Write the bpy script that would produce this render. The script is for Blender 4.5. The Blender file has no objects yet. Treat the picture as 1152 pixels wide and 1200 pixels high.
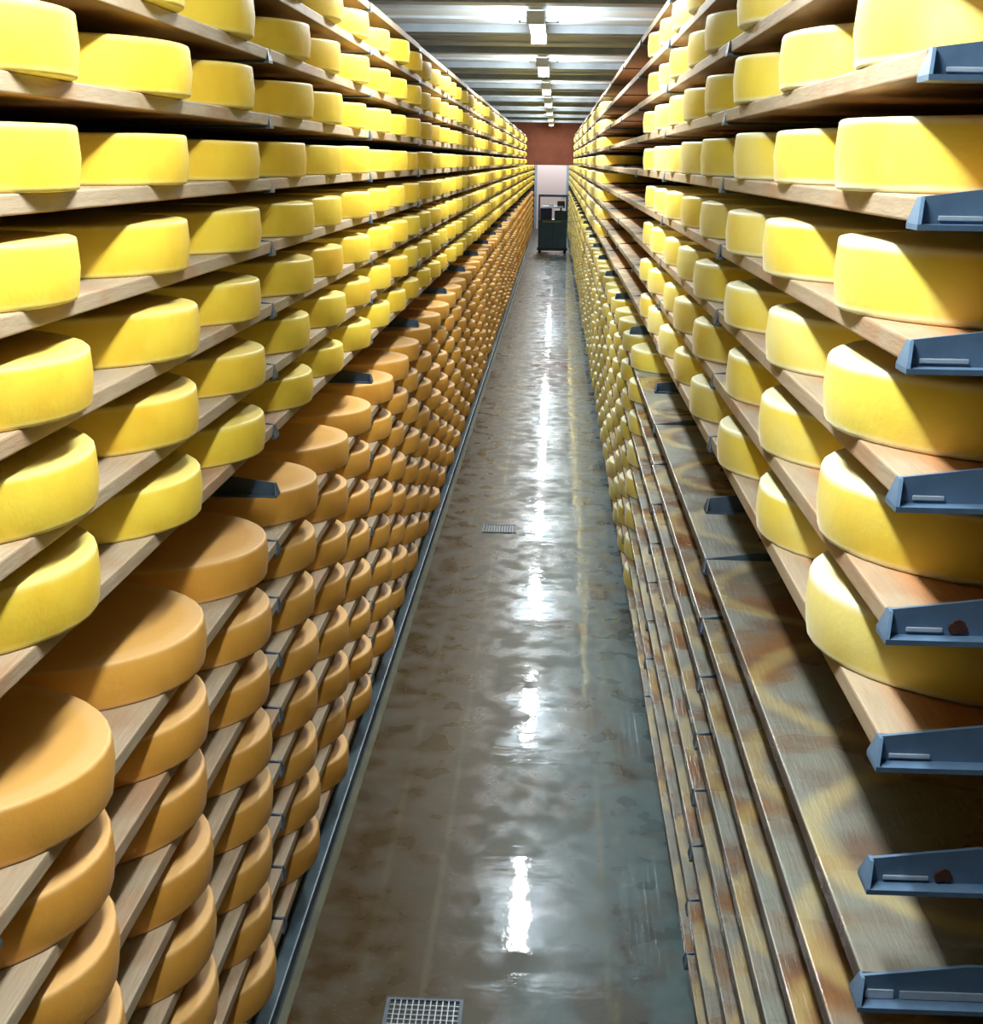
import bpy, bmesh, math, random
from mathutils import Vector, Matrix
random.seed(11)
PI = math.pi
scene = bpy.context.scene
C = scene.collection

# ---------------------------------------------------------------- camera
W_, H_ = 1152, 1200
F_PX, PITCH, YAW, ROLL = 1781.9, 0.2271, -0.0385, 0.0148
cp, sp, cy, sy = math.cos(PITCH), math.sin(PITCH), math.cos(YAW), math.sin(YAW)
cr, sr = math.cos(ROLL), math.sin(ROLL)
fwd = Vector((sy * cp, cy * cp, -sp))
rgt = Vector((cy, -sy, 0))
upv = rgt.cross(fwd)
r2 = rgt * cr + upv * sr
u2 = -rgt * sr + upv * cr
cam_d = bpy.data.cameras.new('camera')
cam = bpy.data.objects.new('camera', cam_d)
C.objects.link(cam)
cam_d.sensor_fit = 'HORIZONTAL'
cam_d.sensor_width = 36.0
cam_d.lens = F_PX / W_ * 36.0
cam_d.clip_start, cam_d.clip_end = 0.05, 200
cam.matrix_world = Matrix(((r2.x, u2.x, -fwd.x, 0), (r2.y, u2.y, -fwd.y, 0), (r2.z, u2.z, -fwd.z, 0), (0, 0, 0, 1)))
scene.camera = cam


def project(p):
    p = Vector(p)
    d = p.dot(fwd)
    if d < 0.05:
        return None
    return (W_ / 2 + F_PX * p.dot(r2) / d, H_ / 2 - F_PX * p.dot(u2) / d)


def in_frame(pts, pad=0):
    q = [project(p) for p in pts]
    if any(a is None for a in q):
        return False
    xs = [a[0] for a in q]
    ys = [a[1] for a in q]
    return max(xs) > -pad and min(xs) < W_ + pad and max(ys) > -pad and min(ys) < H_ + pad


# ---------------------------------------------------------------- world, exposure
world = bpy.data.worlds.new('world')
scene.world = world
world.use_nodes = True
bg = world.node_tree.nodes['Background']
bg.inputs[0].default_value = (0.5, 0.6, 0.7, 1)
bg.inputs[1].default_value = 0.02
vs = scene.view_settings
vs.view_transform = 'Standard'
vs.look = 'None'
vs.gamma = 1.0
vs.use_curve_mapping = False
vs.exposure = 0.72
scene.cycles.diffuse_bounces = 2
scene.cycles.caustics_reflective = False
scene.cycles.caustics_refractive = False
scene.cycles.sample_clamp_indirect = 4.0
LAMP_POWER_DOWN, LAMP_POWER_SIDE = 26.0, 9.0   # watts of one lamp
LAMP_COLOR = (0.90, 0.97, 1.0)

# ---------------------------------------------------------------- place, in metres; the camera is the origin
FLOOR = -2.13
CEIL = 0.872
XL, XR = 0.683, 0.377          # front edges of the two racks
STEP = 0.149                   # shelf spacing
ZL0, ZR0 = 0.236, 0.2548       # arm height of shelf 0
YL0, YR0 = 1.70, 1.633         # an arm of each rack
BAYL, BAYR = 2.0, 1.921
TOP_END, LOW_END = 34.0, 47.0
WALL_L, WALL_R = -1.48, 1.18
PL_TOP, PL_BOT = 0.013, -0.014  # plank top and underside about the arm height
DEPTH = 0.60
BARE = 7                       # the shelf without planks


def srgb(r, g, b):
    f = lambda c: (c / 255 / 12.92) if c <= 10 else ((c / 255 + 0.055) / 1.055) ** 2.4
    return (f(r), f(g), f(b), 1)


# ---------------------------------------------------------------- materials
def new_mat(name):
    m = bpy.data.materials.new(name)
    m.use_nodes = True
    nt = m.node_tree
    return m, nt, nt.nodes['Principled BSDF']


def N(nt, kind, **kw):
    n = nt.nodes.new(kind)
    for k, v in kw.items():
        setattr(n, k, v)
    return n


def mathn(nt, op, a, b=None, clamp=False):
    n = N(nt, 'ShaderNodeMath', operation=op, use_clamp=clamp)
    for i, v in enumerate((a, b)):
        if v is None:
            continue
        if isinstance(v, (int, float)):
            n.inputs[i].default_value = v
        else:
            nt.links.new(v, n.inputs[i])
    return n.outputs[0]


def smooth(nt, v, lo, hi):
    n = N(nt, 'ShaderNodeMapRange', interpolation_type='SMOOTHSTEP')
    nt.links.new(v, n.inputs[0])
    n.inputs[1].default_value, n.inputs[2].default_value = lo, hi
    n.inputs[3].default_value, n.inputs[4].default_value = 0, 1
    return n.outputs[0]


def mix(nt, fac, a, b, blend='MIX'):
    n = N(nt, 'ShaderNodeMix', data_type='RGBA', blend_type=blend)
    if isinstance(fac, (int, float)):
        n.inputs[0].default_value = fac
    else:
        nt.links.new(fac, n.inputs[0])
    for i, v in ((6, a), (7, b)):
        if isinstance(v, tuple):
            n.inputs[i].default_value = v
        else:
            nt.links.new(v, n.inputs[i])
    return n.outputs[2]


def noise(nt, vec, scale, detail=3, rough=0.5, stretch=None):
    if stretch:
        mp = N(nt, 'ShaderNodeMapping')
        mp.inputs['Scale'].default_value = stretch
        nt.links.new(vec, mp.inputs['Vector'])
        vec = mp.outputs[0]
    n = N(nt, 'ShaderNodeTexNoise')
    n.inputs['Scale'].default_value = scale
    n.inputs['Detail'].default_value = detail
    n.inputs['Roughness'].default_value = rough
    nt.links.new(vec, n.inputs['Vector'])
    return n.outputs['Fac']


def bump(nt, b, height, strength, dist):
    n = N(nt, 'ShaderNodeBump')
    n.inputs['Strength'].default_value = strength
    n.inputs['Distance'].default_value = dist
    nt.links.new(height, n.inputs['Height'])
    nt.links.new(n.outputs[0], b.inputs['Normal'])
    return n.outputs[0]


def cheese_mat(name, base, dark, rim, rim_amt, h, stuff=False, rough=0.5, sheen=0.03, bloom=0.0):
    m, nt, b = new_mat(name)
    tc = N(nt, 'ShaderNodeTexCoord')
    v = tc.outputs['Object']
    rnd = N(nt, 'ShaderNodeNewGeometry').outputs['Random Per Island'] if stuff else N(nt, 'ShaderNodeObjectInfo').outputs['Random']
    off = N(nt, 'ShaderNodeVectorMath', operation='ADD')
    nt.links.new(v, off.inputs[0])
    cmb = N(nt, 'ShaderNodeCombineXYZ')
    nt.links.new(mathn(nt, 'MULTIPLY', rnd, 37.0), cmb.inputs[0])
    nt.links.new(cmb.outputs[0], off.inputs[1])
    v2 = off.outputs[0]
    n1 = noise(nt, v2, 7, 4, 0.55)
    n2 = noise(nt, v2, 60, 3, 0.6)
    fac = mathn(nt, 'ADD', mathn(nt, 'MULTIPLY', smooth(nt, n1, 0.35, 0.75), 0.45), mathn(nt, 'MULTIPLY', mathn(nt, 'SUBTRACT', rnd, 0.3), 0.5), clamp=True)
    col = mix(nt, fac, base, dark)
    if not stuff:
        sep = N(nt, 'ShaderNodeSeparateXYZ')
        nt.links.new(v, sep.inputs[0])
        z = sep.outputs['Z']
        edge = mathn(nt, 'MINIMUM', mathn(nt, 'ABSOLUTE', z), mathn(nt, 'ABSOLUTE', mathn(nt, 'SUBTRACT', z, h)))
        edge = mathn(nt, 'ADD', edge, mathn(nt, 'MULTIPLY', mathn(nt, 'SUBTRACT', n1, 0.5), 0.012))
        rr = N(nt, 'ShaderNodeVectorMath', operation='LENGTH')
        mp = N(nt, 'ShaderNodeMapping')
        mp.inputs['Scale'].default_value = (1, 1, 0)
        nt.links.new(v, mp.inputs[0])
        nt.links.new(mp.outputs[0], rr.inputs[0])
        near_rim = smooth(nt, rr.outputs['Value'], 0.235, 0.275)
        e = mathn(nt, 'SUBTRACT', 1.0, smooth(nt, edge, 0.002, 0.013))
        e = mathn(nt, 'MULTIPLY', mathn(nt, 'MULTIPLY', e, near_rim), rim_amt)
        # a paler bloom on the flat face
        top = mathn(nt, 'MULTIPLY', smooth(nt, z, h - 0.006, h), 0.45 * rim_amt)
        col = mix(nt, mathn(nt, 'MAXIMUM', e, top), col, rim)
    if bloom:
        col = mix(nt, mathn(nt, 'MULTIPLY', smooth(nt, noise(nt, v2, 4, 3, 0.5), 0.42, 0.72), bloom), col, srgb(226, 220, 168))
    col = mix(nt, mathn(nt, 'MULTIPLY', smooth(nt, n2, 0.6, 0.8), 0.18), col, dark)
    nt.links.new(col, b.inputs['Base Color'])
    b.inputs['Roughness'].default_value = rough
    b.inputs['Sheen Weight'].default_value = sheen
    b.inputs['Sheen Roughness'].default_value = 0.35
    b.inputs['Sheen Tint'].default_value = (1, 1, 0.92, 1)
    b.inputs['Specular IOR Level'].default_value = 0.35
    bump(nt, b, n2, 0.25, 0.003)
    return m


HL, HR = 0.085, 0.088
YEL = dict(base=srgb(240, 208, 70), dark=srgb(222, 166, 36), rim=srgb(246, 232, 150))
ORA = dict(base=srgb(230, 168, 72), dark=srgb(212, 142, 48), rim=srgb(232, 186, 124))
PAL = dict(base=srgb(242, 220, 86), dark=srgb(226, 186, 48), rim=srgb(248, 242, 196))
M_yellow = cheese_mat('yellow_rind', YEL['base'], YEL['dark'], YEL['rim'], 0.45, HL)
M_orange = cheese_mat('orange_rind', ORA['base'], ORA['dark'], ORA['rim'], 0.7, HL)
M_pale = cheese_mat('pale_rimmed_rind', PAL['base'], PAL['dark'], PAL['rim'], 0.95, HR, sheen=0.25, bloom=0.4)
M_yellow_s = cheese_mat('yellow_rind_far', YEL['base'], YEL['dark'], YEL['rim'], 0, HL, True)
M_orange_s = cheese_mat('orange_rind_far', ORA['base'], ORA['dark'], ORA['rim'], 0, HL, True)
M_pale_s = cheese_mat('pale_rind_far', PAL['base'], PAL['dark'], PAL['rim'], 0, HR, True, sheen=0.25, bloom=0.5)


def plank_mat(name, wet, stained=False):
    m, nt, b = new_mat(name)
    tc = N(nt, 'ShaderNodeTexCoord')
    v = tc.outputs['Object']
    rnd = N(nt, 'ShaderNodeObjectInfo').outputs['Random']
    cmb = N(nt, 'ShaderNodeCombineXYZ')
    nt.links.new(mathn(nt, 'MULTIPLY', rnd, 53.0), cmb.inputs[2])
    off = N(nt, 'ShaderNodeVectorMath', operation='ADD')
    nt.links.new(v, off.inputs[0])
    nt.links.new(cmb.outputs[0], off.inputs[1])
    vv = off.outputs[0]
    grain = noise(nt, vv, 14, 5, 0.65, (9, 0.7, 6))
    patch = noise(nt, vv, 3.2, 3, 0.5)
    patch2 = noise(nt, vv, 6.0, 2, 0.45)
    sep = N(nt, 'ShaderNodeSeparateXYZ')
    nt.links.new(v, sep.inputs[0])
    # ring stains left by the wheels: plank runs along Y from its own origin, wheels at .64 m pitch
    yy = mathn(nt, 'SUBTRACT', mathn(nt, 'FRACT', mathn(nt, 'DIVIDE', mathn(nt, 'SUBTRACT', sep.outputs['Y'], 0.04), 0.64)), 0.5)
    yy = mathn(nt, 'MULTIPLY', yy, 0.64)
    xx = mathn(nt, 'SUBTRACT', mathn(nt, 'ABSOLUTE', sep.outputs['X']), 0.275)
    r = mathn(nt, 'SQRT', mathn(nt, 'ADD', mathn(nt, 'MULTIPLY', yy, yy), mathn(nt, 'MULTIPLY', xx, xx)))
    r = mathn(nt, 'ADD', r, mathn(nt, 'MULTIPLY', mathn(nt, 'SUBTRACT', patch2, 0.5), 0.06))
    ring = mathn(nt, 'SUBTRACT', 1.0, smooth(nt, mathn(nt, 'ABSOLUTE', mathn(nt, 'SUBTRACT', r, 0.272)), 0.004, 0.036))
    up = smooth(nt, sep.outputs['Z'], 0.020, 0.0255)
    if wet:
        fine = noise(nt, vv, 22, 4, 0.7, (1, 2.5, 1))
        col = mix(nt, grain, srgb(134, 90, 52), srgb(160, 118, 78))
        col = mix(nt, mathn(nt, 'MULTIPLY', smooth(nt, patch, 0.3, 0.58), 0.92), col, srgb(132, 136, 124))
        col = mix(nt, mathn(nt, 'MULTIPLY', smooth(nt, patch2, 0.48, 0.78), 0.75), col, srgb(104, 70, 50))
        col = mix(nt, mathn(nt, 'MULTIPLY', smooth(nt, fine, 0.5, 0.75), 0.45), col, srgb(92, 88, 76))
        col = mix(nt, mathn(nt, 'MULTIPLY', mathn(nt, 'MULTIPLY', ring, up), 0.42), col, srgb(208, 184, 116))
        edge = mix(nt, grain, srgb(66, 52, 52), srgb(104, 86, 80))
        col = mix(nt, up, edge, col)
        ro = mathn(nt, 'ADD', 0.16, mathn(nt, 'MULTIPLY', smooth(nt, patch, 0.35, 0.65), 0.3))
        nt.links.new(ro, b.inputs['Roughness'])
    else:
        col = mix(nt, grain, srgb(156, 132, 104), srgb(188, 170, 142))
        col = mix(nt, mathn(nt, 'MULTIPLY', smooth(nt, patch, 0.5, 0.7), 0.5), col, srgb(164, 106, 60))
        col = mix(nt, mathn(nt, 'MULTIPLY', mathn(nt, 'MULTIPLY', ring, up), 0.5), col, srgb(232, 206, 130))
        if stained:
            st = mix(nt, grain, srgb(176, 104, 50), srgb(206, 146, 88))
            st = mix(nt, mathn(nt, 'MULTIPLY', ring, 0.4), st, srgb(226, 190, 120))
            lip = smooth(nt, sep.outputs['X'], 0.02, 0.07)
            col = mix(nt, mathn(nt, 'MULTIPLY', mathn(nt, 'MULTIPLY', up, lip), 0.85), col, st)
        b.inputs['Roughness'].default_value = 0.6
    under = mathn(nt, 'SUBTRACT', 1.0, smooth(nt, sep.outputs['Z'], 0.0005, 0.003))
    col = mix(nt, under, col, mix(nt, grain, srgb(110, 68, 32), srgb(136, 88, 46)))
    nt.links.new(col, b.inputs['Base Color'])
    bump(nt, b, grain, 0.35, 0.004)
    return m


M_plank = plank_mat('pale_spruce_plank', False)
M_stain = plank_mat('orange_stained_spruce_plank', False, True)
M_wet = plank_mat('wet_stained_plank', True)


def simple(name, col, rough=0.5, metal=0.0, var=None, scale=8, bumpd=0.0, spec=0.5):
    m, nt, b = new_mat(name)
    tc = N(nt, 'ShaderNodeTexCoord')
    n = noise(nt, tc.outputs['Object'], scale, 4, 0.6)
    c = mix(nt, smooth(nt, n, 0.3, 0.75), col, var or col)
    nt.links.new(c, b.inputs['Base Color'])
    b.inputs['Roughness'].default_value = rough
    b.inputs['Metallic'].default_value = metal
    b.inputs['Specular IOR Level'].default_value = spec
    if bumpd:
        bump(nt, b, n, 0.4, bumpd)
    return m


M_steel = simple('blue_grey_painted_steel', srgb(82, 100, 116), 0.45, 0.15, srgb(62, 78, 92), 14)
M_steel_lit = simple('blue_painted_steel_lit', srgb(106, 134, 160), 0.4, 0.1, srgb(86, 112, 138), 14)  # lit copy of the arm steel, lamp light put into the colour
M_galv = simple('pale_galvanised_steel', srgb(206, 214, 220), 0.3, 0.3, srgb(180, 190, 198), 30)
M_rust = simple('rusty_bolt', srgb(70, 40, 32), 0.7, 0.2, srgb(110, 60, 34), 60)
M_ceiling = simple('white_painted_concrete', srgb(216, 228, 240), 0.6, 0, srgb(192, 204, 216), 2.5, 0.002)
M_beam = simple('grey_painted_beam', srgb(170, 182, 194), 0.55, 0, srgb(146, 156, 166), 4)
M_wall = simple('brown_brick_paint', srgb(104, 50, 24), 0.8, 0, srgb(86, 38, 18), 5)
M_side = simple('dark_plaster', srgb(62, 40, 24), 0.85, 0, srgb(48, 32, 20), 3)
M_lampwhite = simple('white_enamel', srgb(226, 228, 226), 0.35)
M_dark = simple('dark_rubber', srgb(34, 36, 36), 0.6)
M_teal = simple('teal_machine_paint', srgb(46, 78, 88), 0.45, 0.1, srgb(36, 60, 72), 6)
M_navy = simple('navy_machine_paint', srgb(44, 48, 92), 0.5, 0.1)
M_lime = simple('lime_stripe_paint', srgb(120, 138, 62), 0.5)
M_pink = simple('pale_pink_door_paint', srgb(248, 222, 216), 0.6)
M_screen = simple('dark_screen', srgb(26, 34, 42), 0.2)

m, nt, b = new_mat('fluorescent_tube')
b.inputs['Base Color'].default_value = (0.9, 0.9, 0.9, 1)
b.inputs['Emission Color'].default_value = LAMP_COLOR + (1,)
b.inputs['Emission Strength'].default_value = 3.0
m.cycles.emission_sampling = 'NONE'
M_tube = m


def floor_mat():
    m, nt, b = new_mat('wet_concrete')
    tc = N(nt, 'ShaderNodeTexCoord')
    v = tc.outputs['Object']
    sep = N(nt, 'ShaderNodeSeparateXYZ')
    nt.links.new(v, sep.inputs[0])
    X, Y = sep.outputs['X'], sep.outputs['Y']
    big = noise(nt, v, 1.6, 5, 0.6, (1.5, 0.8, 1))
    mid = noise(nt, v, 4.5, 4, 0.55, (1.2, 0.6, 1))
    fine = noise(nt, v, 70, 3, 0.6)
    xx = mathn(nt, 'ADD', X, mathn(nt, 'MULTIPLY', mathn(nt, 'SUBTRACT', big, 0.5), 0.55))
    blot = noise(nt, v, 9, 2.5, 0.5, (1, 0.8, 1))
    col = mix(nt, smooth(nt, xx, -0.26, 0.12), srgb(74, 57, 27), srgb(90, 110, 112))
    col = mix(nt, mathn(nt, 'MULTIPLY', smooth(nt, mid, 0.46, 0.68), 0.6), col, srgb(72, 52, 26))
    col = mix(nt, mathn(nt, 'MULTIPLY', smooth(nt, blot, 0.5, 0.7), 0.4), col, srgb(94, 96, 84))
    col = mix(nt, mathn(nt, 'MULTIPLY', smooth(nt, mathn(nt, 'SUBTRACT', 1.0, blot), 0.44, 0.78), 0.3), col, srgb(50, 42, 28))
    col = mix(nt, mathn(nt, 'MULTIPLY', smooth(nt, big, 0.55, 0.7), 0.4), col, srgb(78, 78, 72))
    # faint pale stripes along the aisle
    for x0, wdt, amt in ((-0.30, 0.016, 0.25), (0.19, 0.014, 0.3), (-0.47, 0.02, 0.15)):
        d = mathn(nt, 'ABSOLUTE', mathn(nt, 'SUBTRACT', mathn(nt, 'ADD', X, mathn(nt, 'MULTIPLY', mid, 0.015)), x0 + 0.007))
        t = mathn(nt, 'SUBTRACT', 1.0, smooth(nt, d, 0.002, wdt))
        t = mathn(nt, 'MULTIPLY', mathn(nt, 'MULTIPLY', t, smooth(nt, big, 0.38, 0.58)), amt)
        col = mix(nt, t, col, srgb(138, 136, 104))
    # standing water: a ragged shore on the brown side of the aisle, thin film elsewhere
    band = noise(nt, v, 2.2, 4, 0.6, (0.7, 1.4, 1))
    shore = mathn(nt, 'ADD', xx, mathn(nt, 'MULTIPLY', mathn(nt, 'SUBTRACT', mid, 0.5), 0.35))
    wet = mathn(nt, 'MULTIPLY', smooth(nt, shore, -0.17, -0.12), smooth(nt, band, 0.36, 0.46))
    ro = mathn(nt, 'ADD', 0.26, mathn(nt, 'MULTIPLY', smooth(nt, blot, 0.35, 0.65), 0.2))
    nt.links.new(ro, b.inputs['Roughness'])
    film = mathn(nt, 'ADD', mathn(nt, 'MULTIPLY', wet, 0.75), mathn(nt, 'MULTIPLY', smooth(nt, mid, 0.5, 0.62), 0.2), clamp=True)
    nt.links.new(film, b.inputs['Coat Weight'])
    b.inputs['Coat Roughness'].default_value = 0.04
    b.inputs['Coat IOR'].default_value = 1.4
    speck = mathn(nt, 'MULTIPLY', smooth(nt, fine, 0.56, 0.72), 0.3)
    col = mix(nt, speck, col, srgb(118, 120, 106))
    col = mix(nt, mathn(nt, 'MULTIPLY', mathn(nt, 'SUBTRACT', 1.0, wet), 0.3), col, srgb(76, 60, 34))
    nt.links.new(col, b.inputs['Base Color'])
    b.inputs['Specular IOR Level'].default_value = 0.15
    dry = mathn(nt, 'SUBTRACT', 1.0, wet)
    hgt = mathn(nt, 'ADD', mathn(nt, 'MULTIPLY', mathn(nt, 'MULTIPLY', fine, 0.14), mathn(nt, 'ADD', dry, 0.12)), mathn(nt, 'ADD', mathn(nt, 'MULTIPLY', mid, 0.7), mathn(nt, 'MULTIPLY', band, 1.6)))
    nrm = bump(nt, b, hgt, 0.25, 0.006)
    nt.links.new(nrm, b.inputs['Coat Normal'])
    return m


M_floor = floor_mat()


# ---------------------------------------------------------------- mesh helpers
def add_box(bm, x0, x1, y0, y1, z0, z1, bev=0.0):
    vs_ = [bm.verts.new(p) for p in ((x0, y0, z0), (x1, y0, z0), (x1, y1, z0), (x0, y1, z0), (x0, y0, z1), (x1, y0, z1), (x1, y1, z1), (x0, y1, z1))]
    fs = [bm.faces.new([vs_[i] for i in q]) for q in ((0, 3, 2, 1), (4, 5, 6, 7), (0, 1, 5, 4), (1, 2, 6, 5), (2, 3, 7, 6), (3, 0, 4, 7))]
    if bev:
        es = {e for f in fs for e in f.edges}
        bmesh.ops.bevel(bm, geom=list(es), offset=bev, segments=2, profile=0.6, affect='EDGES')


def add_prism_y(bm, poly, y0, y1):
    """polygon in XZ extruded along Y"""
    a = [bm.verts.new((x, y0, z)) for x, z in poly]
    c = [bm.verts.new((x, y1, z)) for x, z in poly]
    bm.faces.new(a)
    bm.faces.new(list(reversed(c)))
    n = len(poly)
    for i in range(n):
        bm.faces.new((a[i], c[i], c[(i + 1) % n], a[(i + 1) % n]))


def add_tube_y(bm, x, z, r, y0, y1, seg=12):
    add_prism_y(bm, [(x + r * math.cos(2 * PI * k / seg), z + r * math.sin(2 * PI * k / seg)) for k in range(seg)], y0, y1)


def add_tube_z(bm, x, y, r, z0, z1, seg=10):
    a = [bm.verts.new((x + r * math.cos(2 * PI * k / seg), y + r * math.sin(2 * PI * k / seg), z0)) for k in range(seg)]
    c = [bm.verts.new((v.co.x, v.co.y, z1)) for v in a]
    bm.faces.new(list(reversed(a)))
    bm.faces.new(c)
    for k in range(seg):
        bm.faces.new((a[k], a[(k + 1) % seg], c[(k + 1) % seg], c[k]))


def add_tube_x(bm, y, z, r, x0, x1, seg=12):
    a = [bm.verts.new((x0, y + r * math.cos(2 * PI * k / seg), z + r * math.sin(2 * PI * k / seg))) for k in range(seg)]
    c = [bm.verts.new((x1, v.co.y, v.co.z)) for v in a]
    bm.faces.new(list(reversed(a)))
    bm.faces.new(c)
    for k in range(seg):
        bm.faces.new((a[k], a[(k + 1) % seg], c[(k + 1) % seg], c[k]))


def mesh_of(name, bm, mat, smooth_=False):
    bmesh.ops.recalc_face_normals(bm, faces=bm.faces)
    me = bpy.data.meshes.new(name)
    bm.to_mesh(me)
    bm.free()
    me.materials.append(mat)
    if smooth_:
        for p in me.polygons:
            p.use_smooth = True
    return me


def obj(name, data, parent=None, loc=(0, 0, 0)):
    o = bpy.data.objects.new(name, data)
    C.objects.link(o)
    o.location = loc
    o.parent = parent
    return o


def empty(name, loc, label, cat, group=None):
    o = obj(name, None, None, loc)
    o.empty_display_size = 0.1
    tag(o, label, cat, group)
    return o


def tag(o, label, cat, group=None):
    o['label'] = label
    o['category'] = cat
    if group:
        o['group'] = group


def struct(name, bm, mat):
    o = obj(name, mesh_of(name, bm, mat))
    o['kind'] = 'structure'
    return o


def box_struct(name, mat, *a):
    bm = bmesh.new()
    add_box(bm, *a)
    return struct(name, bm, mat)


# ---------------------------------------------------------------- the room
Y0, Y1 = -4.0, 50.0
GUT0, GUT1 = -0.668, -0.653
box_struct('floor', M_floor, GUT1, WALL_R, Y0, Y1, FLOOR - 0.2, FLOOR)
box_struct('trim_1', M_dark, WALL_L, GUT1 - 0.0005, Y0, Y1, FLOOR - 0.2, FLOOR - 0.03)
# steel kerb along the foot of the stocked rack, with the open joint beside it
bm = bmesh.new()
add_box(bm, -0.715, GUT0, Y0, Y1, FLOOR - 0.03, FLOOR + 0.012, 0.004)
add_box(bm, -0.725, -0.715, Y0, Y1, FLOOR - 0.03, FLOOR + 0.045)
struct('trim_2', bm, simple('blue_steel_kerb', srgb(92, 108, 116), 0.34, 0.1, srgb(66, 82, 92), 5))
bm = bmesh.new()
add_box(bm, GUT1, GUT1 + 0.022, Y0, Y1, FLOOR - 0.02, FLOOR + 0.003)
struct('trim_3', bm, simple('pale_joint_edge', srgb(112, 112, 90), 0.3, 0, srgb(86, 88, 70), 6))
box_struct('wall_left', M_side, WALL_L - 0.2, WALL_L, Y0, Y1, FLOOR - 0.2, CEIL + 0.2)
box_struct('wall_right', M_side, WALL_R, WALL_R + 0.2, Y0, Y1, FLOOR - 0.2, CEIL + 0.2)
box_struct('wall_front', M_side, WALL_L - 0.2, WALL_R + 0.2, Y0 - 0.2, Y0, FLOOR - 0.2, CEIL + 0.2)
box_struct('wall_back', M_wall, WALL_L - 0.2, WALL_R + 0.2, Y1, Y1 + 0.2, FLOOR - 0.2, CEIL + 0.2)
box_struct('wall_header', M_wall, WALL_L, WALL_R, TOP_END + 0.3, TOP_END + 0.5, -0.078, CEIL)
# ceiling: slab, cross beams and thinner ribs
ceil = box_struct('ceiling', M_ceiling, WALL_L - 0.2, WALL_R + 0.2, Y0 - 0.2, Y1 + 0.2, CEIL, CEIL + 0.2)
bm = bmesh.new()
add_prism_y(bm, [(WALL_L, -0.05), (WALL_R, -0.05), (WALL_R, 0), (WALL_L, 0)], -0.09, 0.09)
beam_me = mesh_of('ceiling_beam', bm, M_beam)
bm = bmesh.new()
add_prism_y(bm, [(WALL_L, -0.016), (WALL_R, -0.016), (WALL_R, 0), (WALL_L, 0)], -0.03, 0.03)
rib_me = mesh_of('ceiling_rib', bm, M_ceiling)
y = 8.59 - 1.96 * 6
while y < Y1:
    if abs(y - TOP_END - 0.4) > 0.3:
        obj('beam', beam_me, ceil, (0, y, CEIL))
    for k in (1, 2):
        if abs(y + 1.96 * k / 3 - TOP_END - 0.4) > 0.3 and y + 1.96 * k / 3 < Y1:
            obj('rib', rib_me, ceil, (0, y + 1.96 * k / 3, CEIL))
    y += 1.96

# far door in the back wall
d_bm = bmesh.new()
add_box(d_bm, -0.62, 0.32, Y1 - 0.05, Y1, FLOOR, 0.02, 0.01)
door = struct('door_1', d_bm, M_pink)
bm = bmesh.new()
add_box(bm, -0.70, -0.62, Y1 - 0.08, Y1, FLOOR, 0.10)
add_box(bm, 0.32, 0.40, Y1 - 0.08, Y1, FLOOR, 0.10)
add_box(bm, -0.62, 0.32, Y1 - 0.08, Y1, 0.02, 0.10)
obj('door_frame', mesh_of('door_frame', bm, M_beam), door)
bm = bmesh.new()
add_tube_x(bm, Y1 - 0.09, -1.1, 0.012, 0.16, 0.27)
add_box(bm, 0.24, 0.27, Y1 - 0.09, Y1 - 0.05, -1.12, -1.08)
obj('door_handle', mesh_of('door_handle', bm, M_galv), door)

# ---------------------------------------------------------------- lamps
LAMP_Z, LAMP_X = 0.775, -0.135
bm = bmesh.new()
prof = [(0.030, 0.038), (0.043, 0.030)] + [(0.047 * math.cos(t), 0.012 + 0.046 * math.sin(t)) for t in [-PI * k / 10 for k in range(11)]] + [(-0.043, 0.030), (-0.030, 0.038)]
add_prism_y(bm, prof, -0.74, 0.74)
tube_me = mesh_of('lamp_diffuser', bm, M_tube)
bm = bmesh.new()
add_prism_y(bm, [(-0.030, 0.075), (0.030, 0.075), (0.036, 0.0385), (-0.036, 0.0385)], -0.77, 0.77)
house_me = mesh_of('lamp_housing', bm, M_lampwhite)
cap_me = []


def strip_light(name, w, power):
    li = bpy.data.lights.new(name, 'AREA')
    li.shape = 'RECTANGLE'
    li.size, li.size_y = w, 1.47
    li.energy = power
    li.color = LAMP_COLOR
    return li


light_down = strip_light('lamp_light_down', 0.085, LAMP_POWER_DOWN)
light_side = strip_light('lamp_light_side', 0.05, LAMP_POWER_SIDE)
for s in (-1, 1):
    bm = bmesh.new()
    y0, y1 = sorted((s * 0.74, s * 0.775))
    add_box(bm, -0.052, 0.052, y0 + (0.001 if s > 0 else 0), y1 - (0.001 if s < 0 else 0), -0.038, 0.0335, 0.006)
    cap_me.append(mesh_of('end_cap', bm, M_lampwhite))
hang_me = []
for s in (-1, 1):
    bm = bmesh.new()
    add_tube_z(bm, 0, s * 0.55, 0.012, 0.072, CEIL - LAMP_Z, 8)
    add_box(bm, -0.13, 0.13, s * 0.55 - 0.012, s * 0.55 + 0.012, 0.079, 0.086)
    for q in (-0.12, 0.12):
        add_box(bm, q - 0.008, q + 0.008, s * 0.55 - 0.012, s * 0.55 + 0.012, 0.086, CEIL - LAMP_Z)
    hang_me.append(mesh_of('hanger', bm, M_dark))

ORD1 = ['', 'first', 'second', 'third', 'fourth', 'fifth', 'sixth', 'seventh', 'eighth', 'ninth', 'tenth', 'eleventh', 'twelfth', 'thirteenth',
        'fourteenth', 'fifteenth', 'sixteenth', 'seventeenth', 'eighteenth', 'nineteenth']
TENS = ['', '', 'twent', 'thirt', 'fort', 'fift', 'sixt', 'sevent', 'eight', 'ninet']


def ordinal(n):
    if n < 20:
        return ORD1[n]
    t, u = divmod(n, 10)
    return TENS[t] + ('ieth' if u == 0 else 'y-' + ORD1[u])


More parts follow.
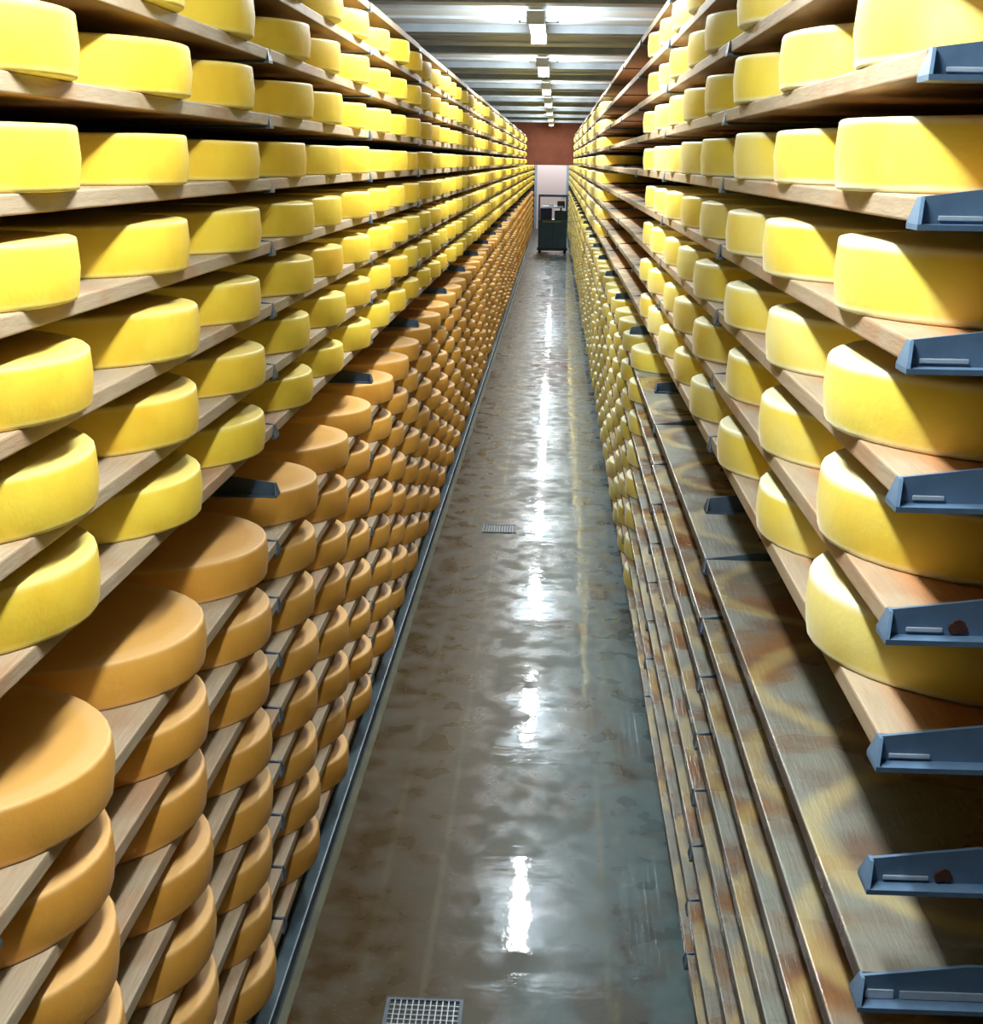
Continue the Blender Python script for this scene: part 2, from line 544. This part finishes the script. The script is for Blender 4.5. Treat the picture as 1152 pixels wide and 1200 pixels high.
k_vis = k_far = 0
for k in range(-2, 11):
    y = 9.55 + 3.92 * k
    if abs(y - TOP_END - 0.4) < 1.0:
        continue
    if y > TOP_END:
        k_far += 1
        lab = 'fluorescent tube lamp hanging behind the brown header wall, %s one' % ordinal(k_far)
    elif k >= 0:
        k_vis += 1
        lab = 'lit fluorescent tube lamp hanging over the aisle, %s in view from the camera' % ordinal(k_vis)
    else:
        lab = 'lit fluorescent tube lamp over the near aisle, %s before the visible ones' % ordinal(-k)
    t = empty('tube_lamp', (LAMP_X, y, LAMP_Z), lab, 'lamp', 'fluorescent lamps along the ceiling')
    obj('lamp_diffuser', tube_me, t)
    obj('lamp_light', light_down, t, (0, 0, -0.038))
    for sx in (-1, 1):
        o = obj('lamp_light', light_side, t, (sx * 0.052, 0, 0.012))
        o.rotation_euler = (0, -sx * PI / 2, 0)
    obj('lamp_housing', house_me, t)
    for q in cap_me:
        obj('end_cap', q, t)
    for q in hang_me:
        obj('hanger', q, t)


# ---------------------------------------------------------------- racks
def arm_bm(bm, side, y, z, gap_low=0.0):
    """inverted T cantilever arm; side -1 is the stocked rack, +1 the other; tip at |x| = X"""
    X = (XL if side < 0 else XR) - 0.005
    s = side
    web = [(X + 0.006, PL_TOP), (X + 0.13, PL_TOP + 0.016), (X + DEPTH + 0.10, PL_TOP + 0.022), (X + DEPTH + 0.10, -0.020), (X, -0.020)]
    add_prism_y(bm, [(s * a, z + c) for a, c in web], y - 0.003, y + 0.003)
    fl = [(X, -0.0205), (X + DEPTH, -0.0205), (X + DEPTH, -0.0145), (X, -0.0145)]
    add_prism_y(bm, [(s * a, z + c) for a, c in fl], y - 0.026, y + 0.026)
    # end plate, a small triangle closing the tip
    a = [bm.verts.new((s * X, y - 0.026, z - 0.0145)), bm.verts.new((s * X, y + 0.026, z - 0.0145)), bm.verts.new((s * (X + 0.006), y + 0.008, z + PL_TOP)), bm.verts.new((s * (X + 0.006), y - 0.008, z + PL_TOP))]
    c = [bm.verts.new((v.co.x + s * 0.004, v.co.y, v.co.z)) for v in a]
    bm.faces.new(a)
    bm.faces.new(list(reversed(c)))
    for i in range(4):
        bm.faces.new((a[i], a[(i + 1) % 4], c[(i + 1) % 4], c[i]))


def plank_bm(bm, side, length, thick):
    x0, x1 = (-DEPTH, 0) if side < 0 else (0, DEPTH)
    add_box(bm, x0, x1, 0, length, 0, thick, 0.003)


TH = PL_TOP - PL_BOT
plank_me = {}
for side, bay in ((-1, BAYL), (1, BAYR)):
    for nm, mt in (('dry', M_plank if side < 0 else M_stain), ('wet', M_wet)):
        bm = bmesh.new()
        plank_bm(bm, side, bay - 0.016, TH)
        plank_me[side, nm] = mesh_of('shelf_plank', bm, mt)
arm_me = {}
for side in (-1, 1):
    bm = bmesh.new()
    arm_bm(bm, side, 0, 0)
    arm_me[side] = mesh_of('arm', bm, M_steel)
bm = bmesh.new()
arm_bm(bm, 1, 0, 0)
arm_me['end'] = mesh_of('arm', bm, M_steel_lit)

racks = {}
arms_near = []
for side in (-1, 1):
    X, z0, ya, bay = (XL, ZL0, YL0, BAYL) if side < 0 else (XR, ZR0, YR0, BAYR)
    lab = 'long steel rack fully stocked with yellow wheels above and orange wheels below' if side < 0 else 'long steel rack with empty wet planks and bare arms near the camera'
    rk = empty('cheese_rack', (side * X, ya, FLOOR), lab, 'rack')
    racks[side] = rk
    L0 = lambda lv: z0 - STEP * lv
    planks, arms = [], []
    kmin = -1 if side < 0 else 0
    posts_low, posts_top = [], []
    for k in range(kmin, 40):
        y = ya + bay * k
        if y > LOW_END:
            break
        for lv in range(-2, 16):
            end = TOP_END if lv <= 2 else LOW_END
            if y > end:
                continue
            z = L0(lv)
            if k < 0 and not in_frame([(side * X, y + bay * 0.6, z), (side * X, y + bay - 0.02, z)], 60):
                continue
            if not (k < 0):
                arms.append((y, lv, z))
            if lv != BARE and y + bay <= end + 0.3:
                planks.append((y, lv, z))
        if k >= 0:
            (posts_top if y <= TOP_END else posts_low).append(y)
    planks.sort()
    arms.sort()

    def seen_first(lst, f):
        a = [p for p in lst if f(p)]
        b_ = [p for p in lst if not f(p)]
        return a + b_

    pv = lambda p: in_frame([(side * X, p[0] + 0.1, p[2]), (side * X, p[0] + bay - 0.1, p[2])], 20)
    planks = seen_first(planks, pv)
    arms = seen_first(arms, lambda p: in_frame([(side * X, p[0], p[2])], 10))
    base = Vector((side * X, ya, FLOOR))
    mass = bmesh.new()
    for i, (y, lv, z) in enumerate(planks):
        nm = 'wet' if (side > 0 and lv > BARE and y < 7.0) else 'dry'
        dx = random.uniform(-0.004, 0.004) if side > 0 or lv < BARE else 0
        loc = Vector((side * X + dx, y + 0.008, z + PL_BOT))
        if i < 300:
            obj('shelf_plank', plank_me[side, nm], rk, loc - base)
        else:
            n0 = len(mass.verts)
            add_box(mass, *((loc.x - DEPTH, loc.x) if side < 0 else (loc.x, loc.x + DEPTH)), loc.y, loc.y + bay - 0.016, loc.z, loc.z + TH)
    if len(mass.verts):
        bmesh.ops.translate(mass, verts=mass.verts, vec=-base)
        o = obj('far_planks', mesh_of('far_planks', mass, M_plank), rk)
        o['kind'] = 'stuff'
    else:
        mass.free()
    mass = bmesh.new()
    for i, (y, lv, z) in enumerate(arms):
        if i < 300:
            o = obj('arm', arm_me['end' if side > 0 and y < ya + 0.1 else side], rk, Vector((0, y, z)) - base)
            if side > 0 and y < ya + 0.1:
                arms_near.append((o, lv))
        else:
            arm_bm(mass, side, y, z)
    bmesh.ops.translate(mass, verts=mass.verts, vec=-base)
    o = obj('far_arms', mesh_of('far_arms', mass, M_steel), rk)
    o['kind'] = 'stuff'
    # uprights behind the planks
    for nm, ys, ztop in (('upright', posts_top, L0(-2) + 0.05), ('upright', posts_low, L0(3) + 0.05)):
        bm = bmesh.new()
        xx = side * (X + DEPTH + 0.06)
        add_box(bm, xx - 0.04, xx + 0.04, -0.03, 0.03, FLOOR - 0.03, ztop)
        add_box(bm, xx - 0.07, xx + 0.07, -0.05, 0.05, FLOOR - 0.03, FLOOR + 0.01)
        bmesh.ops.translate(bm, verts=bm.verts, vec=(-base.x, 0, -base.z))
        me = mesh_of(nm, bm, M_steel)
        for y in ys:
            obj(nm, me, rk, (0, y - base.y, 0))
    # foot rail closing the space under the lowest shelf
    bm = bmesh.new()
    a0, a1 = sorted((side * (X + 0.06), side * (X + 0.10)))
    add_box(bm, a0 - base.x, a1 - base.x, -2.0 if side < 0 else 0, LOW_END - ya, -0.03, 0.09)
    obj('foot_rail', mesh_of('foot_rail', bm, M_steel), rk)

# painted slot highlights, a label strip and rust on the arms nearest the camera
for o, lv in arms_near:
    bm = bmesh.new()
    X = XR - 0.005
    a = X + 0.018 + 0.004 * ((lv * 7) % 3)
    ln = 0.034 + 0.006 * ((lv * 5) % 4)
    if lv == 8:
        add_box(bm, X + 0.012, X + 0.045, -0.0055, -0.003, -0.0135, -0.003)
        add_box(bm, X + 0.052, X + 0.19, -0.0055, -0.003, -0.0135, -0.004)
        s_ = obj('label_strip', mesh_of('label_strip', bm, M_galv), o)
        s_['label'] = 'pale label strip'
    else:
        add_box(bm, a, a + ln, -0.006, -0.003, -0.011, -0.006, 0.001)
        s_ = obj('slot_highlight', mesh_of('slot_highlight', bm, M_galv), o)
        s_['label'] = 'pale painted slot highlight'
    if lv in (2, 5, 7):
        bm = bmesh.new()
        for kk in range(3):
            cx_, rr_ = a + ln + 0.012 + 0.006 * kk, (0.006, 0.008, 0.004)[kk]
            zz_ = -0.006 + (0.0, 0.002, -0.001)[kk]
            add_prism_y(bm, [(cx_ + rr_ * math.cos(t * PI / 4), zz_ + rr_ * math.sin(t * PI / 4)) for t in range(8)], -0.0065 + 0.0006 * kk, -0.003)
        s_ = obj('bolt', mesh_of('bolt', bm, M_rust), o)
        s_['label'] = 'rusty bolt'


# ---------------------------------------------------------------- cheese wheels
def wheel_profile(R, h):
    bv = 0.0065
    p = [(0, 0), (R - 0.05, 0), (R - bv, 0.0)]
    for k in range(1, 4):
        a = -PI / 2 + (PI / 2) * k / 3
        p.append((R - bv + bv * math.cos(a), bv + bv * math.sin(a)))
    p.append((R + 0.0035, h * 0.5))
    for k in range(0, 4):
        a = (PI / 2) * k / 3
        p.append((R - bv + bv * math.cos(a), h - bv + bv * math.sin(a)))
    p += [(R - 0.05, h + 0.0012), (0, h + 0.0015)]
    return p


def wheel_mesh(name, R, h, mat, seg, seed):
    rn = random.Random(seed)
    ph = [rn.uniform(0, 6.28) for _ in range(3)]
    pr = wheel_profile(R, h)
    verts, faces = [(0, 0, pr[0][1])], []
    body = pr[1:-1]
    for (r, z) in body:
        for k in range(seg):
            t = 2 * PI * k / seg
            w = 1 + 0.003 * math.sin(2 * t + ph[0]) + 0.0022 * math.sin(3 * t + ph[1]) + 0.0012 * math.sin(7 * t + ph[2])
            zz = z + (0.0016 * math.sin(2 * t + ph[2]) if z > h * 0.6 else 0)
            verts.append((r * w * math.cos(t), r * w * math.sin(t), zz))
    verts.append((0, 0, pr[-1][1]))
    nb = len(body)
    for k in range(seg):
        k2 = (k + 1) % seg
        faces.append((0, 1 + k2, 1 + k))
        for j in range(nb - 1):
            a = 1 + j * seg
            faces.append((a + k, a + k2, a + seg + k2, a + seg + k))
        a = 1 + (nb - 1) * seg
        faces.append((a + k, a + k2, len(verts) - 1))
    me = bpy.data.meshes.new(name)
    me.from_pydata(verts, [], faces)
    me.materials.append(mat)
    for p in me.polygons:
        p.use_smooth = True
    return me


def low_wheel(verts, faces, c, R, h, seg=16):
    n0 = len(verts)
    for r, z in ((R - 0.01, 0), (R, 0.012), (R, h - 0.012), (R - 0.01, h)):
        for k in range(seg):
            t = 2 * PI * k / seg
            verts.append((c[0] + r * math.cos(t), c[1] + r * math.sin(t), c[2] + z))
    for j in range(3):
        a = n0 + j * seg
        for k in range(seg):
            k2 = (k + 1) % seg
            faces.append((a + k, a + k2, a + seg + k2, a + seg + k))
    faces.append(tuple(n0 + k for k in reversed(range(seg))))
    faces.append(tuple(n0 + 3 * seg + k for k in range(seg)))


def row_word(lv):
    return ('%s row above bare arms' % ordinal(BARE - lv)) if lv < BARE else ('%s row below bare arms' % ordinal(lv - BARE))


kinds = {
    'yellow_cheese_wheel': dict(mat=M_yellow, mat_s=M_yellow_s, R=0.297, h=HL, label='yellow cheese wheel on fully stocked rack, %s, %s from camera',
                                group='yellow cheese wheels on the stocked rack', items=[], far='yellow cheese wheels at the far end of the stocked rack'),
    'orange_cheese_wheel': dict(mat=M_orange, mat_s=M_orange_s, R=0.297, h=HL, label='orange-brown cheese wheel on stocked rack, %s, %s from camera',
                                group='orange cheese wheels on the stocked rack', items=[], far='orange cheese wheels at the far end of the stocked rack'),
    'pale_rimmed_cheese_wheel': dict(mat=M_pale, mat_s=M_pale_s, R=0.290, h=HR, label='pale-rimmed cheese wheel on rack with empty planks, %s, %s from camera',
                                     group='pale-rimmed cheese wheels on the half-empty rack', items=[], far='pale cheese wheels at the far end of the half-empty rack'),
}
for side in (-1, 1):
    X, z0, ya, bay = (XL, ZL0, YL0, BAYL) if side < 0 else (XR, ZR0, YR0, BAYR)
    offs = (0.36, 1.0, 1.64) if side < 0 else (0.345, 0.96, 1.575)
    for lv in range(-1, 16):
        if lv == BARE:
            continue
        end = TOP_END if lv <= 2 else LOW_END
        for k in range(-1 if side < 0 else 0, 40):
            y0 = ya + bay * k
            if y0 + bay > end + 0.3:
                break
            for q, of in enumerate(offs):
                if side > 0:
                    if lv < BARE:
                        if k == 2 and q == 2 or 3 <= k <= 5:
                            continue
                    elif k < 2 or (k == 2 and q < 2):
                        continue
                kd = kinds['pale_rimmed_cheese_wheel' if side > 0 else ('yellow_cheese_wheel' if lv < BARE else 'orange_cheese_wheel')]
                R = kd['R']
                over = 0.036 if side < 0 else 0.016
                yc = y0 + of + random.uniform(-0.010, 0.010)
                xc = side * (X + R - over + random.uniform(-0.008, 0.008))
                zc = z0 - STEP * lv + PL_TOP
                fx = xc - side * R
                pts = [(fx, yc, zc), (fx, yc, zc + kd['h']), (fx + side * 0.1, yc + 0.25, zc), (fx + side * 0.1, yc + 0.25, zc + kd['h'])]
                if not in_frame(pts, 6):
                    continue
                kd['items'].append((lv, yc, xc, zc))

for name, kd in kinds.items():
    R, h = kd['R'], kd['h']
    its = sorted(kd['items'], key=lambda t: t[1])
    meshes = [wheel_mesh(name, R, h, kd['mat'], 40, s) for s in range(4)]
    proto = None
    count = {}
    for lv, yc, xc, zc in its[:300]:
        count[lv] = count.get(lv, 0) + 1
        if proto is None:
            proto = o = bpy.data.objects.new(name, meshes[0])
        else:
            o = proto.copy()
            o.data = random.choice(meshes)
        C.objects.link(o)
        o.location = (xc, yc, zc)
        o.rotation_euler = (0, 0, random.uniform(0, 2 * PI))
        s = random.uniform(0.985, 1.01)
        o.scale = (s, s, random.uniform(0.96, 1.05))
        tag(o, kd['label'] % (row_word(lv), ordinal(count[lv])), 'cheese wheel', kd['group'])
    rest = its[300:]
    if rest:
        vs2, fs2 = [], []
        for lv, yc, xc, zc in rest:
            low_wheel(vs2, fs2, (xc, yc, zc), R * random.uniform(0.985, 1.01), h * random.uniform(0.96, 1.05))
        me = bpy.data.meshes.new('far_' + name + 's')
        me.from_pydata(vs2, [], fs2)
        me.materials.append(kd['mat_s'])
        o = obj('far_' + name + 's', me)
        o['kind'] = 'stuff'
        tag(o, kd['far'], 'cheese wheels')
    print(name, len(its))

# ---------------------------------------------------------------- drain grates in the floor
for (gx, gy, lab) in ((-0.290, 3.46, 'square steel drain grate in the wet floor nearest the camera'), (-0.288, 8.77, 'square steel drain grate in the wet floor farther along the aisle')):
    t = empty('drain_grate', (gx, gy, FLOOR), lab, 'drain', 'drain grates in the floor')
    bm = bmesh.new()
    for a in ((-0.10, 0.10, -0.10, -0.09), (-0.10, 0.10, 0.09, 0.10), (-0.10, -0.09, -0.09, 0.09), (0.09, 0.10, -0.09, 0.09)):
        add_box(bm, *a, 0.0, 0.005)
    obj('frame', mesh_of('frame', bm, M_steel), t)
    bm = bmesh.new()
    add_box(bm, -0.09, 0.09, -0.09, 0.09, 0.0002, 0.001)
    obj('pit', mesh_of('pit', bm, M_dark), t)
    bm = bmesh.new()
    add_box(bm, -0.0014, 0.0014, -0.09, 0.09, 0.001, 0.0045)
    me1 = mesh_of('bar', bm, M_galv)
    bm = bmesh.new()
    add_box(bm, -0.09, 0.09, -0.0012, 0.0012, 0.001, 0.004)
    me2 = mesh_of('bar', bm, M_galv)
    for k in range(-5, 6):
        obj('bar', me1, t, (k * 0.0155, 0, 0))
    for k in range(-3, 4):
        obj('bar', me2, t, (0, k * 0.0225, 0))

# ---------------------------------------------------------------- the wheel-turning machine at the end of the aisle
MY, MX = 36.7, -0.065
mc = empty('wheel_turning_machine', (MX, MY, FLOOR), 'dark teal upright machine on wheels standing at the far end of the aisle', 'machine')


def mpart(name, mat, boxes, parent=None, bev=0.01):
    bm = bmesh.new()
    for a in boxes:
        add_box(bm, *a, bev)
    return obj(name, mesh_of(name, bm, mat), parent or mc)


body = mpart('body', M_teal, [(-0.34, 0.34, 0, 0.9, 0.09, 0.78)])
mpart('seam', M_dark, [(-0.006, 0.006, -0.004, 0.004, 0.12, 0.70)], body, 0)
mpart('stripe', M_lime, [(-0.24, 0.20, -0.012, 0.0, 0.72, 0.76)], body, 0)
mpart('bumper', M_dark, [(-0.36, 0.36, -0.05, 0.0, 0.06, 0.14)])
mpart('control_box', M_navy, [(-0.30, -0.02, 0.1, 0.6, 0.78, 1.05)])
mpart('control_box', M_teal, [(0.04, 0.32, 0.1, 0.6, 0.78, 1.0)])
mpart('screen', M_screen, [(0.10, 0.28, 0.05, 0.09, 1.06, 1.22), (0.17, 0.21, 0.07, 0.12, 0.98, 1.08)])
mpart('mast', M_teal, [(-0.35, -0.31, 0.55, 0.62, 0.5, 1.34), (0.31, 0.35, 0.55, 0.62, 0.5, 1.34), (-0.35, 0.35, 0.55, 0.62, 1.30, 1.36)])
mpart('gripper', M_galv, [(-0.28, 0.24, -0.02, 0.35, 1.07, 1.10), (-0.10, 0.02, 0.2, 0.3, 1.10, 1.16)])
for sx in (-1, 1):
    for yy in (0.12, 0.75):
        bm = bmesh.new()
        add_tube_x(bm, yy, 0.09, 0.09, sx * 0.30 - 0.03, sx * 0.30 + 0.03, 16)
        obj('wheel', mesh_of('wheel', bm, M_dark), mc)
